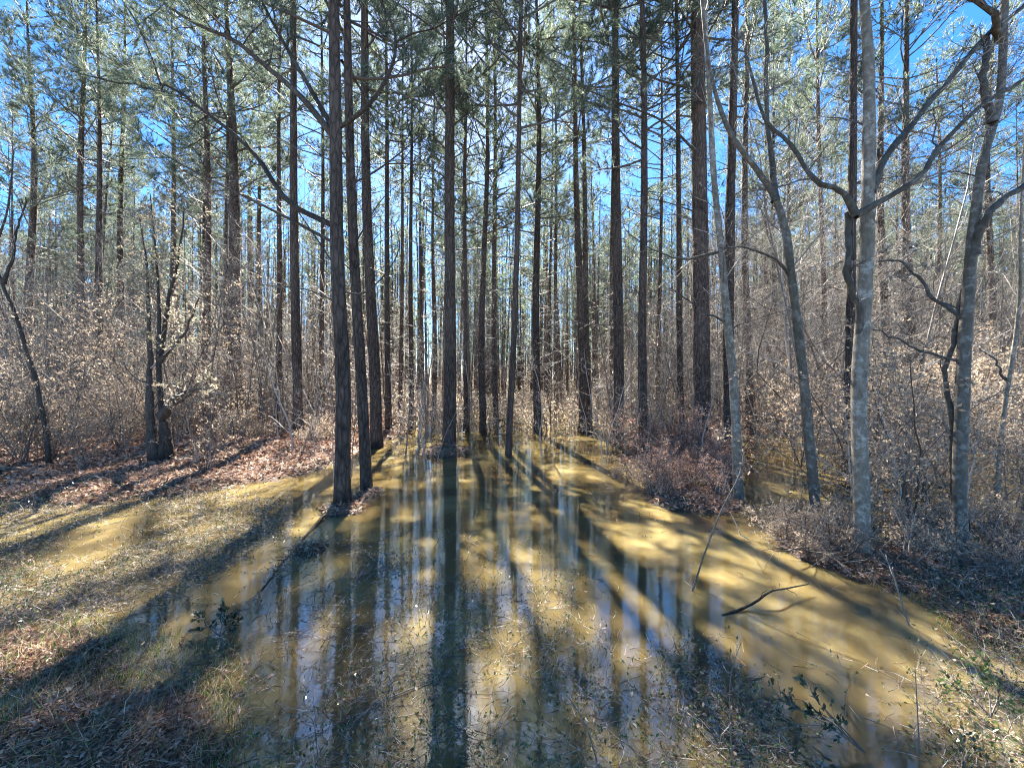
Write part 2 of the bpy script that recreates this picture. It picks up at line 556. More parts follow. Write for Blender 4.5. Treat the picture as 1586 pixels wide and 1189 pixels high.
def pine_crown(rng, H=19.0, hb=10.0, nb=36, reach=2.6, k=17, W=0.0112, dens=1.12):
    g = Geo()
    TP, TD = [], []
    for q in range(nb):
        t = (q + rng.uniform()) / nb
        h = hb + (H - hb - 0.2) * t
        az = rng.uniform(0, 6.28)
        L = reach * (0.35 + 0.65 * math.sin(math.pi * min(1, 0.28 + 0.72 * t))) * rng.uniform(0.6, 1.15)
        el = 0.15 + 0.75 * t + rng.uniform(-0.2, 0.2)
        sp = wander(rng, (0, 0, h), (math.cos(az) * math.cos(el), math.sin(az) * math.cos(el), math.sin(el)), L, 7, 0.10, 0.05)
        r0 = 0.014 + 0.016 * (1 - t)
        sr = np.linspace(r0, 0.005, 8)
        g.tube(sp, sr, 5, 1)
        ns = int((5 + L * 3.2) * dens)
        for m in range(ns):
            s = rng.uniform(0.28, 1.0) * 7 * 0.999
            i0 = int(s); fr = s - i0
            p = sp[i0] * (1 - fr) + sp[i0 + 1] * fr
            tg = norm(sp[i0 + 1] - sp[i0])
            d = norm(side_dir(rng, tg, rng.uniform(0.4, 1.1)) + np.array([0, 0, 0.25]))
            l = rng.uniform(0.25, 0.75) * (0.6 + 0.25 * L / 2)
            w = wander(rng, p, d, l, 3, 0.15, 0.06)
            g.segs(w[:-1], w[1:], 0.006, 0.005, 3, 1)
            dl = norm(w[-1] - w[-2])
            TP += [w[-1], w[-1] - dl * l * 0.3]; TD += [dl, dl]
            for _ in range(rng.integers(1, 3)):
                d2 = side_dir(rng, dl, rng.uniform(0.5, 1.0))
                e = w[1] + d2 * rng.uniform(0.15, 0.35)
                TP.append(e); TD.append(d2)
    g.tufts(np.array(TP), np.array(TD), rng, k, 0.19, W, 0.7, 0)
    return g.build("crown", [M_NEEDLE, M_PTWIG])


PH, PR = 19.0, 0.15
trunks, crowns = [], []
for q in range(7):
    rg = np.random.default_rng(100 + q)
    hb = [8.2, 9.0, 7.5, 10.0, 8.6, 10.5, 6.8][q]
    trunks.append(pine_trunk(rg, hb=hb, dead=[26, 18, 30, 16, 24, 28, 30][q])[0])
    crowns.append(pine_crown(rg, hb=hb, nb=[44, 40, 46, 34, 44, 36, 50][q], reach=[2.7, 3.0, 2.4, 2.6, 3.1, 2.5, 2.8][q]))


def pine(x, y, lean, diam, hs, v, rot, label, group=None, cat="pine tree"):
    e = bpy.data.objects.new("pine_tree", None)
    COL.objects.link(e)
    e.empty_display_size = 0.3
    e.location = (x, y, float(height(x, y)))
    e.rotation_euler = (lean[1], lean[0], 0)
    tag(e, label, cat, group)
    t = bpy.data.objects.new("trunk", trunks[v]); COL.objects.link(t); t.parent = e
    diam *= 0.86
    s = diam / (2 * PR)
    t.scale = (s, s, hs); t.rotation_euler = (0, 0, rot)
    c = bpy.data.objects.new("crown", crowns[v]); COL.objects.link(c); c.parent = e
    cs = 0.6 + 0.4 * s
    c.scale = (cs, cs, hs); c.rotation_euler = (0, 0, rot)
    return e


taken = []
# foot x, foot y, x where it leaves the picture / reaches y_top, y_top, width, variant, label
HAND = [
    (583, 690, 570, 180, 21, 0, "dark pine standing behind the slim leaning pine, short of the tall central pine"),
    (748, 668, 752, 150, 13, 6, "slim dark pine, second to the right of the tall central pine"),
    (722, 664, 721, 200, 11, 2, "thin pine close beside the tall central pine, nearly touching its trunk in view"),
    (768, 662, 766, 250, 11, 6, "thin pine standing between two slim dark pines right of the picture centre opening"),
    (787, 703, 803, 200, 12, 6, "slim pine leaning slightly right with its dark foot in the middle of the pool"),
    (833, 668, 832, 330, 15, 6, "grey brown pine right of the leaning pool pine, foot in sunlit yellow water"),
    (903, 668, 893, 240, 16, 5, "thicker trunk of the close pair of pines just right of the pool"),
    (913, 664, 905, 280, 12, 5, "thinner trunk of the close pair of pines just right of the pool"),
    (957, 690, 955, 180, 20, 4, "stout brown pine behind the brush island right of the pool"),
    (949, 655, 947, 180, 9, 3, "thin dark pine hugging the left side of the stout brown pine"),
    (998, 700, 993, 120, 17, 2, "grey pine forking high up, between the stout brown pine and the biggest dark pine"),
    (1055, 690, 1050, 220, 12, 1, "slim pine just left of the biggest dark pine on the brush island"),
    (1128, 705, 1133, 0, 20, 5, "dark pine half hidden behind the smooth pale grey trunk"),
    (1159, 672, 1155, 250, 15, 3, "straight dark pine just right of the smooth pale grey trunk"),
    (1190, 648, 1187, 280, 9, 2, "left one of two thin far pines right of the smooth pale grey trunk"),
    (1201, 652, 1199, 330, 10, 0, "right one of two thin far pines right of the smooth pale grey trunk"),
    (1224, 645, 1226, 350, 10, 4, "dark far pine half hidden behind the bent grey hardwood"),
    (1278, 665, 1268, 300, 11, 1, "thin dark pine between the bent grey hardwood and the lichened forked hardwood"),
    (1310, 735, 1325, 0, 15, 5, "dark pine close behind the left side of the lichened forked hardwood"),
    (1374, 660, 1370, 280, 16, 3, "brown pine right behind the lichened forked hardwood"),
    (1410, 668, 1400, 40, 17, 0, "tall dark pine midway between the lichened hardwood and the crooked hardwood"),
    (1455, 645, 1452, 300, 11, 2, "thin far pine left of the crooked hardwood on the right bank"),
    (369, 660, 357, 100, 24, 4, "stout dark pine on the left bank, thickest between the thicket and the forked limb pine"),
    (351, 655, 350, 400, 10, 1, "thin pine hugging the left side of the stout left bank pine"),
    (323, 660, 318, 250, 14, 2, "pine left of the stout left bank pine, wrapped in tan brush"),
    (462, 683, 459, 130, 17, 1, "straight dark pine between the stout left bank pine and the forked limb pine"),
    (430, 668, 435, 300, 11, 3, "slim pine next left of the straight dark pine on the left bank"),
    (405, 642, 404, 310, 11, 5, "thin far pine, second right of the stout left bank pine"),
    (386, 633, 388, 370, 10, 0, "thin far pine first right of the stout left bank pine"),
    (49, 655, 45, 100, 16, 6, "dark pine rising above the thicket near the left edge of the wood"),
    (189, 648, 192, 200, 13, 3, "pine whose dark foot shows in a gap under the left thicket"),
    (125, 655, 126, 150, 13, 2, "left one of two pines rising behind the left thicket"),
    (157, 655, 157, 130, 13, 5, "right one of two pines rising behind the left thicket"),
    (268, 652, 262, 150, 11, 4, "slim pine behind the gnarled many stemmed tree"),
    (620, 655, 622, 300, 8, 1, "thin far pine, leftmost of those in the gap left of the central pine"),
    (638, 662, 637, 330, 9, 3, "thin pine midway in the gap left of the central pine"),
    (655, 645, 652, 350, 8, 5, "far pine seen against the bright opening, next to the central pine"),
    (672, 650, 671, 350, 9, 2, "thin dark pine almost touching the left side of the central pine"),
    (500, 660, 498, 300, 9, 0, "thin far pine just left of the forked limb pine"),
    (602, 668, 598, 200, 11, 4, "slim pine just right of the leaning slim pine pair"),
    (862, 650, 860, 300, 9, 2, "thin far pine left of the close pine pair by the pool"),
    (1020, 655, 1024, 250, 9, 0, "thin far pine right of the grey high forked pine"),
    (1530, 652, 1535, 200, 13, 6, "dim pine behind the right thicket beyond the crooked hardwood"),
]
rh = np.random.default_rng(5)
for (xb, yb, xt, yt, w, v, lab) in HAND:
    Y = F * (CH - 0.03) / (yb - CY)
    X = (xb - CX) / F * Y
    dz = (yb - yt) / F * Y
    lean = math.atan2((xt - xb) / F * Y, dz)
    pine(X, Y, (lean, rh.uniform(-0.015, 0.015)), w / F * Y, rh.uniform(0.9, 1.1), v, rh.uniform(0, 6.28), lab)
    taken.append((X, Y))

# near pines with their own trunks and hand-shaped limbs
for (x, y) in ((530, 785), (568, 757), (695, 695), (1086, 690)):
    c = on_ground(x, y); taken.append((c[0], c[1]))
for (x, y) in ((1335, 865), (1487, 850), (1262, 800), (1143, 770), (245, 720)):
    c = on_ground(x, y); taken.append((c[0], c[1]))


def px_path(pts, Y, dY=None):
    out = []
    for k, q in enumerate(pts):
        yy = Y + (dY[k] if dY is not None else 0.0)
        out.append(at(q[0], q[1], yy))
    return np.array(out)


def resample(P, n):
    """smooth curve through the points"""
    P = np.asarray(P, float)
    d = np.concatenate([[0], np.cumsum(np.linalg.norm(np.diff(P, axis=0), axis=1))])
    t = np.linspace(0, d[-1], n)
    m = np.gradient(P, d, axis=0)
    out = []
    for s in t:
        k = min(max(int(np.searchsorted(d, s)) - 1, 0), len(P) - 2)
        h = d[k + 1] - d[k]; q = (s - d[k]) / h
        out.append((2 * q**3 - 3 * q**2 + 1) * P[k] + (q**3 - 2 * q**2 + q) * h * m[k] + (-2 * q**3 + 3 * q**2) * P[k + 1] + (q**3 - q**2) * h * m[k + 1])
    return np.array(out)


def needle_limb(name, parent, org, rng, pts, Y, r0, r1, dY, n=10, L=0.7, foliage=0.35, dens=1):
    P = resample(px_path(pts, Y, dY), 16) - org
    g = Geo()
    rad = np.linspace(r0 * 1.4, r1 * 1.2, 16)
    g.tube(P, rad, 7, 1, 0.05, rng)
    tips = []
    sprout(g, rng, P, rad, n, L, 1, 1, 0.3, (0.5, 1.1), 0.03, tips, 0.16, 0.5)
    if foliage < 1:
        cut = int(len(tips) * foliage)
        use = [tips[q] for q in range(len(tips)) if q >= cut]
        tp, td = tip_points(use, rng, dens, True)
        g.tufts(tp, td, rng, 13, 0.15, 0.0035, 0.8, 0)
    return link(name, g.build(name, [M_NEEDLE, M_DARKLIMB]), parent)


def near_pine(label, pts, widths, Y, crown_v, limbs, top=17.0, hs=1.0, seed=1, dead=10, crown_rot=0.0, dead_from=3.0, hb=9.0):
    rg = np.random.default_rng(seed)
    base = at(pts[0][0], pts[0][1], Y)
    e = bpy.data.objects.new("pine_tree", None); COL.objects.link(e)
    org = np.array([base[0], base[1], float(height(base[0], base[1]))])
    e.location = org
    tag(e, label, "pine tree")
    P = px_path(pts, Y) - org
    P[0, 2] = -0.25
    last = P[-1]
    up = norm(P[-1] - P[-2])
    ext = last + up * ((top - last[2]) / max(up[2], 0.5))
    P = np.vstack([P, last * 0.5 + ext * 0.5, ext])
    rr = np.array([w / F * Y / 2 * 0.85 for w in widths])
    rr = np.concatenate([rr, [rr[-1] * 0.6, 0.025]])
    S = resample(P, 60)
    z = np.linalg.norm(S - S[0], axis=1); zc = np.linalg.norm(P - P[0], axis=1)
    rad = np.interp(z, zc, rr)
    m, path = pine_trunk(rg, S, rad * (1 + 0.6 * np.exp(-z / 0.16)), n=22, dead=dead, hb=hb, dead_from=dead_from, dead_len=1.3)
    link("trunk", m, e)
    c = link("crown", crowns[crown_v], e, (S[-1][0] * 0.8, S[-1][1], 0))
    c.scale = (1, 1, top / PH); c.rotation_euler = (0, 0, crown_rot)
    for k, (pp, r0, r1, dY, n, L, fol, dens) in enumerate(limbs):
        needle_limb("branch", e, org, rg, pp, Y, r0, r1, dY, n, L, fol, dens)
    return e


near_pine("big rough barked pine with low forked limbs sweeping out over the left bank",
          [(530, 790), (531, 700), (532, 600), (526, 480), (522, 380), (520, 200), (517, 0)], [29, 27, 26, 25, 23, 21, 18], 5.0, 0,
          [([(522, 352), (447, 313), (397, 242), (320, 175), (249, 130), (199, 131), (110, 110)], 0.028, 0.006, [0, 0.05, 0.1, 0.15, 0.15, 0.1, 0], 14, 0.75, 0.25, 3),
           ([(249, 130), (232, 81), (212, 37), (175, -20)], 0.011, 0.004, [0.15, 0.2, 0.25, 0.3], 8, 0.5, 0.1, 3),
           ([(521, 378), (421, 325), (313, 272), (259, 242), (209, 209), (150, 160)], 0.016, 0.004, [0, 0.4, 0.8, 1, 1.2, 1.3], 12, 0.6, 0.3, 3),
           ([(519, 205), (485, 145), (437, 62), (400, -10), (370, -90)], 0.024, 0.008, [0, 0.1, 0.2, 0.3, 0.4], 10, 0.8, 0.1, 4),
           ([(519, 215), (471, 155), (404, 96), (370, 67), (303, 37), (240, -5), (180, -60)], 0.03, 0.008, [0, 0, 0.1, 0.1, 0.2, 0.2, 0.2], 16, 0.9, 0.1, 4),
           ([(521, 200), (552, 180), (590, 138), (610, 92), (612, 55), (590, 0), (575, -60)], 0.022, 0.008, [0, -0.1, -0.1, -0.1, 0, 0.1, 0.1], 7, 0.6, 0.1, 2),
           ([(612, 66), (640, 52), (670, 45), (720, 10)], 0.010, 0.003, [-0.05, 0, 0, 0.1], 7, 0.4, 0.1, 2),
           ([(526, 450), (560, 455), (600, 420), (618, 385), (612, 345)], 0.009, 0.003, [0, -0.1, -0.1, 0, 0.1], 6, 0.35, 1, 1),
           ([(524, 420), (470, 340), (440, 300), (400, 285)], 0.008, 0.003, [0, 0.2, 0.3, 0.4], 8, 0.5, 1, 1),
           ([(527, 470), (480, 450), (400, 440), (350, 430)], 0.007, 0.002, [0, 0.2, 0.4, 0.5], 8, 0.5, 1, 1)],
          16.0, seed=21, dead=8, dead_from=5.0)
near_pine("slim pine leaning left close behind the big forked limb pine, foot in shallow water",
          [(569, 758), (561, 620), (551, 450), (544, 300), (540, 150), (537, 0)], [20, 19, 18, 16, 14, 12], 5.9, 2,
          [([(544, 285), (570, 272), (617, 239), (658, 199), (665, 185)], 0.012, 0.004, [0, 0, -0.1, -0.1, -0.1], 7, 0.5, 1, 1),
           ([(548, 380), (600, 300), (640, 270)], 0.008, 0.003, [0, 0.3, 0.5], 6, 0.4, 1, 1)],
          16.0, seed=22, dead=12, crown_rot=1.0)
CB = [([(695, y0), (695 + s * dx * 0.5, y0 - dyy * 0.5), (695 + s * dx, y0 - dyy)], 0.013, 0.004, [0, dd * 0.5, dd], 8, 0.7, 0.15 if y0 < 260 else 1, 2)
      for (y0, s, dx, dyy, dd) in ((90, 1, 75, 100, -0.6), (60, -1, 60, 90, 0.5), (150, 1, 120, 140, -0.4), (185, -1, 85, 130, -0.5), (200, 1, 110, 90, 0.8),
                                   (235, -1, 80, 80, 0.6), (280, -1, 90, 70, 0.3), (250, 1, 90, 60, 0.3), (345, -1, 100, 60, 0.3), (375, 1, 60, 60, -0.3), (130, -1, 40, 60, 1.2), (30, 1, 90, 40, 0.9))]
near_pine("tall straight central pine rising from a red needle mound in the pool",
          [(695, 699), (697, 600), (697, 450), (696, 300), (697, 150), (697, 0)], [26, 22, 19, 18, 17, 14], 9.3, 4, CB, 18.0, seed=23, dead=10, crown_rot=2.0, dead_from=4.0)
near_pine("biggest dark pine, thick and blackish, standing on the brush island",
          [(1087, 715), (1087, 600), (1085, 450), (1083, 250), (1081, 100), (1079, 0)], [30, 29, 28, 25, 23, 21], 8.6, 1,
          [([(1082, 240), (1030, 190), (960, 160), (900, 135), (855, 110)], 0.02, 0.005, [0, -0.2, -0.3, -0.3, -0.3], 12, 0.9, 0.2, 3),
           ([(1082, 140), (1010, 120), (940, 70), (880, 60)], 0.02, 0.005, [0, 0.3, 0.5, 0.7], 12, 0.9, 0.1, 4),
           ([(1081, 80), (1110, 30), (1140, -20)], 0.018, 0.006, [0, -0.2, -0.3], 8, 0.7, 0.1, 4),
           ([(1081, 60), (1050, 10), (1020, -40)], 0.018, 0.006, [0, -0.2, -0.3], 8, 0.7, 0.1, 4),
           ([(1083, 330), (1020, 310), (960, 300)], 0.012, 0.004, [0, 0.3, 0.5], 10, 0.6, 1, 1)],
          18.0, seed=24, dead=10, crown_rot=4.0, dead_from=3.5)

# the rest of the wood
rw = np.random.default_rng(77)
TX = [t for t in taken]
placed, tries = 0, 0
while placed < 245 and tries < 40000:
    tries += 1
    Y = 11.5 + 55 * rw.uniform() ** 0.95
    X = rw.uniform(-1, 1) * (1.42 * Y + 3)
    px = CX + F * X / Y
    if 640 < px < 775 and Y > 20 and rw.uniform() < 0.25:                     # the open lane
        continue
    if Y < 19 and 180 < px < 1500 and rw.uniform() < 0.7:
        continue
    dmin = 2.0 if Y > 18 else 2.8
    if any((X - a) ** 2 + (Y - b) ** 2 < dmin * dmin for a, b in TX):
        continue
    TX.append((X, Y)); placed += 1
    far = Y > 30
    inside = -30 < px < 1616
    pine(X, Y, (rw.normal() * 0.02, rw.normal() * 0.02), rw.uniform(0.13, 0.28), rw.uniform(0.82, 1.1), int(rw.integers(0, 7)), rw.uniform(0, 6.28),
         "slim pine among the crowded ranks deep in the wood" if far else "unremarkable straight pine standing among the others a little way into the wood",
         "pines deep in the wood" if far else "pines a little way into the wood")


# ------------------------------------------------------------------ bare hardwoods
def hardwood(name, label, trunk, widths, Y, limbs, seed, twigs=(10, 0.9, 2), cat="tree", top_h=None, leaves=None, mat=None, dYt=None):
    """trunk, limbs: picture paths; every limb a branch part with its own twigs"""
    rg = np.random.default_rng(seed)
    b = at(trunk[0][0], trunk[0][1], Y)
    org = np.array([b[0], b[1], float(height(b[0], b[1]))])
    e = bpy.data.objects.new(name, None); COL.objects.link(e); e.location = org
    tag(e, label, cat)
    P = px_path(trunk, Y, dYt) - org
    P[0, 2] = min(P[0, 2], 0) - 0.2
    rr = np.array(widths) / F * Y / 2 * 0.64
    if top_h:
        up = norm(P[-1] - P[-2])
        ext = P[-1] + up * (top_h - P[-1][2])
        P = np.vstack([P, P[-1] * 0.5 + ext * 0.5 + rg.normal(size=3) * 0.15, ext]); rr = np.concatenate([rr, [rr[-1] * 0.65, rr[-1] * 0.25]])
    n = 46
    S = resample(P, n)
    zc = np.linalg.norm(P - P[0], axis=1); z = np.linalg.norm(S - S[0], axis=1)
    rad = np.interp(z, zc, rr) * (1 + 0.75 * np.exp(-z / 0.13)) * (1 + 0.05 * np.sin(z * 6.1 + seed) * np.sin(z * 2.7))
    g = Geo()
    S = S + np.stack([np.sin(z * 3 + seed), np.cos(z * 2.3 + seed), z * 0], -1) * 0.008
    g.tube(S, rad, 18, 0, 0.04, rg)
    tips = []
    sprout(g, rg, S, rad, twigs[0], twigs[1], twigs[2], 1, 0.35, (0.5, 1.1), 0.06, tips, 0.17, 0.22)
    if top_h and top_h > 6:
        sprout(g, rg, S[n // 2:], rad[n // 2:], 9, 2.2, 2, 1, 0.3, (0.4, 0.9), 0.08, None, 0.13, 0.4)
    link("trunk", g.build("trunk", [mat or M_GREY, M_TWIG]), e)
    for (pp, w0, w1, dY, ntw, L) in limbs:
        g = Geo()
        Q = resample(px_path(pp, Y, dY) - org, 20)
        rq = (w1 + (w0 - w1) * np.linspace(1, 0, 20) ** 1.3) / F * Y / 2 * 0.92
        rq = rq * (1 + 0.5 * np.exp(-np.arange(20) / 1.6)) * (1 + 0.10 * np.sin(np.arange(20) * 1.9 + seed))
        kk = np.arange(20)[:, None] / 20.0
        Q = Q + np.cumsum(rg.normal(size=(20, 3)), 0) * 0.010 * np.minimum(1, kk * 3)
        g.tube(Q, rq, 10, 0, 0.07, rg)
        sprout(g, rg, Q, rq, ntw, L, 2, 1, 0.2, (0.5, 1.1), 0.06, tips, 0.17, 0.4)
        link("branch", g.build("branch", [M_SHADED_LIMB if mat in (None, M_BROWNBARK) else mat, M_TWIG]), e)
    if leaves:
        lm, cnt, ll = leaves
        tp, td = tip_points(tips, rg, cnt)
        g = Geo()
        g.leaves(tp, norm(td + rand_dirs(rg, len(tp)) * 0.8), ll * rg.uniform(0.6, 1.2, len(tp)), ll * 0.5, rg)
        link("foliage", g.build("foliage", [lm]), e)
    return e


hardwood("hardwood_tree", "lichened pale grey hardwood with two long dark forked limbs, foot in the water",
         [(1336, 868), (1333, 760), (1330, 640), (1336, 500), (1344, 370), (1346, 202), (1342, 67), (1337, -40)], [35, 32, 31, 29, 27, 24, 21, 18], 3.5,
         [([(1332, 520), (1328, 470), (1312, 445), (1318, 390), (1325, 333)], 9, 8.5, [0, -0.06, -0.1, -0.12, -0.14], 5, 0.25),
          ([(1325, 334), (1307, 298), (1265, 279), (1230, 222), (1192, 192), (1172, 130), (1150, 60)], 8.5, 4, [-0.14, -0.16, -0.15, -0.1, -0.05, 0, 0], 13, 0.8),
          ([(1325, 334), (1380, 302), (1430, 273), (1480, 222), (1534, 168), (1590, 132), (1650, 90)], 9, 5, [-0.14, -0.2, -0.25, -0.3, -0.35, -0.4, -0.4], 14, 0.8),
          ([(1347, 300), (1358, 274), (1374, 242), (1412, 202), (1462, 140), (1537, 52), (1600, -5)], 11, 6, [0, 0.03, 0.05, 0.1, 0.15, 0.2, 0.25], 14, 0.9)],
         31, (9, 0.6, 1), top_h=9.0)
hardwood("hardwood_tree", "crooked grey hardwood with a hollow and hanging vines on the right bank",
         [(1490, 858), (1485, 760), (1490, 640), (1495, 520), (1503, 420), (1510, 340), (1524, 235), (1545, 165), (1556, 60), (1560, -30)], [29, 26, 25, 25, 22, 19, 17, 16, 14, 13], 3.7,
         [([(1507, 395), (1516, 362), (1530, 340), (1560, 305), (1600, 280), (1640, 240)], 12, 6, [0, -0.05, -0.1, -0.1, -0.1, -0.1], 8, 0.5),
          ([(1536, 190), (1536, 150), (1545, 100), (1553, 60)], 11, 9, [-0.05, -0.08, -0.08, -0.03], 4, 0.4),
          ([(1551, 60), (1530, 35), (1510, 12), (1480, -10), (1450, -30)], 11, 5, [0, -0.1, -0.15, -0.2, -0.2], 6, 0.5),
          ([(1497, 500), (1470, 470), (1430, 430), (1400, 400), (1370, 395)], 7, 3, [0, 0.1, 0.2, 0.3, 0.3], 9, 0.4),
          ([(1494, 560), (1450, 550), (1390, 525), (1345, 500)], 5, 2, [0, 0.1, 0.2, 0.3], 8, 0.4),
          ([(1482, 850), (1475, 700), (1473, 600), (1482, 520), (1490, 450)], 10, 7, [0.03, 0.06, 0.08, 0.06, 0.05], 6, 0.4)],
         32, (12, 0.6, 1), top_h=8.5, leaves=(M_TAN, 1, 0.05), mat=M_BROWNBARK)
hardwood("hardwood_tree", "bent grey hardwood whose dark limb arches up to the left, foot in dry brush",
         [(1264, 800), (1259, 740), (1250, 640), (1238, 528), (1226, 430), (1216, 360), (1201, 310), (1172, 262), (1140, 219), (1112, 155), (1092, 70), (1085, -20)], [23, 21, 20, 20, 18, 17, 15, 12, 11, 9, 7, 6], 4.6,
         [([(1201, 312), (1195, 250), (1188, 190), (1182, 130), (1178, 60), (1176, -10)], 9, 5, [0, 0.03, 0.06, 0.1, 0.12, 0.12], 8, 0.5),
          ([(1226, 430), (1190, 395), (1150, 385), (1110, 386)], 5, 2, [0, -0.1, -0.2, -0.3], 7, 0.4)],
         33, (14, 0.9, 1), mat=M_BROWNBARK)
hardwood("hardwood_tree", "smooth pale grey young hardwood at the right end of the russet brush island",
         [(1144, 772), (1140, 660), (1132, 550), (1122, 450), (1113, 360), (1105, 250), (1098, 150), (1094, 40), (1092, -30)], [21, 20, 19, 17, 15, 13, 11, 9, 8], 5.4,
         [([(1115, 390), (1060, 400), (1000, 385)], 5, 2, [0, 0.1, 0.2], 7, 0.5),
          ([(1128, 500), (1085, 480), (1040, 450)], 4, 2, [0, -0.1, -0.2], 7, 0.5)],
         34, (16, 1.0, 1))
hardwood("hardwood_tree", "thin grey sapling tree leaning right beside the sunlit strip of water on the right bank",
         [(1543, 760), (1550, 680), (1560, 600), (1573, 520), (1580, 430), (1582, 330), (1586, 200)], [10, 9, 9, 8, 7, 6, 5], 5.8,
         [([(1562, 590), (1530, 570), (1500, 540)], 4, 2, [0, 0.1, 0.2], 6, 0.4)], 35, (10, 0.6, 1))
hardwood("hardwood_tree", "gnarled dark many stemmed tree on the left bank with an arm bending right",
         [(248, 725), (252, 680), (250, 640), (247, 560), (245, 470), (242, 390), (232, 300)], [26, 17, 13, 10, 7, 4, 2], 7.4,
         [([(240, 722), (233, 660), (231, 580), (228, 500), (224, 420), (212, 330)], 14, 2, [-0.05, -0.05, 0, 0.1, 0.1, 0.1], 12, 1.0),
          ([(251, 645), (270, 622), (285, 612), (325, 605)], 14, 3, [0, -0.15, -0.2, -0.3], 8, 0.8),
          ([(262, 724), (262, 690), (258, 655)], 15, 9, [0.05, 0.05, 0], 3, 0.4),
          ([(247, 560), (265, 540), (290, 520), (312, 460)], 7, 2, [0, 0, 0.1, 0.1], 8, 0.8),
          ([(247, 550), (262, 480), (275, 420), (286, 330)], 8, 2, [0, 0.1, 0.2, 0.3], 10, 0.9)],
         36, (14, 1.0, 2), leaves=(M_PALE, 4, 0.05), mat=M_DARKLIMB)
hardwood("hardwood_tree", "thin brown tree bowing outward at the left edge of the thicket",
         [(78, 722), (68, 650), (55, 580), (40, 540), (20, 480), (4, 440), (-6, 400), (10, 330), (22, 230)], [11, 10, 9, 8, 7, 6, 5, 4, 2], 7.2,
         [([(5, 440), (12, 410), (14, 380), (34, 310)], 5, 2, [0, 0, 0, 0], 6, 0.6)], 37, (10, 0.8, 1), leaves=(M_PALE, 1, 0.05), mat=M_DARKLIMB)


# ------------------------------------------------------------------ shrubs and saplings
def shrub_mesh(seed, h, spread, stems, lm, leaf, per, n=7, L=0.9, dep=1, rk=1.0):
    rg = np.random.default_rng(seed)
    g = Geo(); tips = []
    for _ in range(stems):
        az = rg.uniform(0, 6.28); sp = rg.uniform(0.1, spread)
        P = wander(rg, (rg.normal() * 0.12, rg.normal() * 0.12, -0.1), (math.cos(az) * sp, math.sin(az) * sp, 1), h * rg.uniform(0.55, 1.05), 8, 0.11 if rk < 2 else 0.055, 0.01)
        rad = np.linspace(rg.uniform(0.008, 0.016) * rk, 0.003 * rk ** 0.5, 9)
        g.tube(P, rad, 5, 1)
        tips.append((P, 0))
        sprout(g, rg, P, rad, n, L, dep, 1, 0.12, (0.5, 1.2), 0.03, tips, 0.2, 0.55)
    st = g.build("stem", [M_TWIG, M_TWIG])
    tp, td = tip_points(tips, rg, per)
    f = Geo()
    tp = np.repeat(tp, 3, 0) + rg.normal(size=(len(tp) * 3, 3)) * leaf * 0.35; td = np.repeat(td, 3, 0)
    f.leaves(tp, norm(td + rand_dirs(rg, len(tp)) * 0.9), leaf * rg.uniform(0.6, 1.25, len(tp)), leaf * 0.48, rg)
    return st, f.build("foliage", [lm])


SHR = {
    'pale': [shrub_mesh(200 + q, 4.9, 0.4, 9, M_TAN, 0.055, 1, 9, 1.3, 1) for q in range(3)],
    'tan': [shrub_mesh(210 + q, 2.6, 0.5, 8, M_TAN, 0.052, 1, 9, 0.8, 1) for q in range(3)],
    'red': [shrub_mesh(220 + q, 1.25, 0.7, 13, M_RED, 0.042, 1, 8, 0.45, 1) for q in range(3)],
    'brown': [shrub_mesh(230 + q, 2.5, 0.4, 9, M_TAN, 0.05, 1, 10, 0.9, 1) for q in range(3)],
    'low': [shrub_mesh(240 + q, 0.6, 0.9, 14, M_TAN, 0.03, 1, 8, 0.3, 1) for q in range(3)],
    'bare': [shrub_mesh(250 + q, 3.4, 0.16, 2, M_TAN, 0.05, 0, 10, 0.9, 1, 1.3) for q in range(4)],
    'tall': [shrub_mesh(260 + q, 8.5, 0.10, 1 + q % 2, M_PALE, 0.05, 0, 24, 2.2, 2, 2.2) for q in range(5)],
}
rs = np.random.default_rng(9)


def shrub(k, X, Y, s, label, group, name="shrub", cat="shrub"):
    st, fo = SHR[k][int(rs.integers(0, len(SHR[k])))]
    e = bpy.data.objects.new(name, None); COL.objects.link(e)
    e.location = (X, Y, max(float(height(X, Y)), -0.1)); e.scale = (s * rs.uniform(0.85, 1.15), s * rs.uniform(0.85, 1.15), s)
    e.rotation_euler = (0, 0, rs.uniform(0, 6.28))
    tag(e, label, cat, group)
    link("stem", st, e)
    if len(fo.polygons):
        link("foliage", fo, e)
    return e


for q in range(24):                                    # left thicket
    Y = rs.uniform(7.6, 15); px = rs.uniform(-80, 340)
    if Y < 9 and 195 < px < 300: continue
    shrub('pale', (px - CX) / F * Y, Y, rs.uniform(0.75, 1.15), "tall pale leaved shrub in the tangled thicket on the left bank", "pale leaved shrubs of the left thicket")
for q in range(34):
    Y = rs.uniform(6.6, 12); px = rs.uniform(-90, 345)
    shrub('tan', (px - CX) / F * Y, Y, rs.uniform(0.5, 0.95), "shoulder high tan leaved bush under the left bank thicket", "tan bushes under the left thicket")
for q in range(12):
    Y = rs.uniform(9.5, 15); px = rs.uniform(330, 520)
    shrub('low', (px - CX) / F * Y, Y, rs.uniform(0.9, 1.5), "low tan scrub among the pines of the left bank", "low scrub among the left bank pines")
for q in range(30):                                    # brush island
    px, py = rs.uniform(960, 1135), rs.uniform(690, 775)
    if py > 740 and px < 1010: continue
    c = on_ground(px, py)
    shrub('red' if (px > 1030 or rs.uniform() < 0.4) else 'low', c[0], c[1], rs.uniform(0.35, 1.0) * (1.25 if py < 730 else 0.85), "russet leaved scrub on the brush island around the biggest pine", "russet scrub of the brush island")
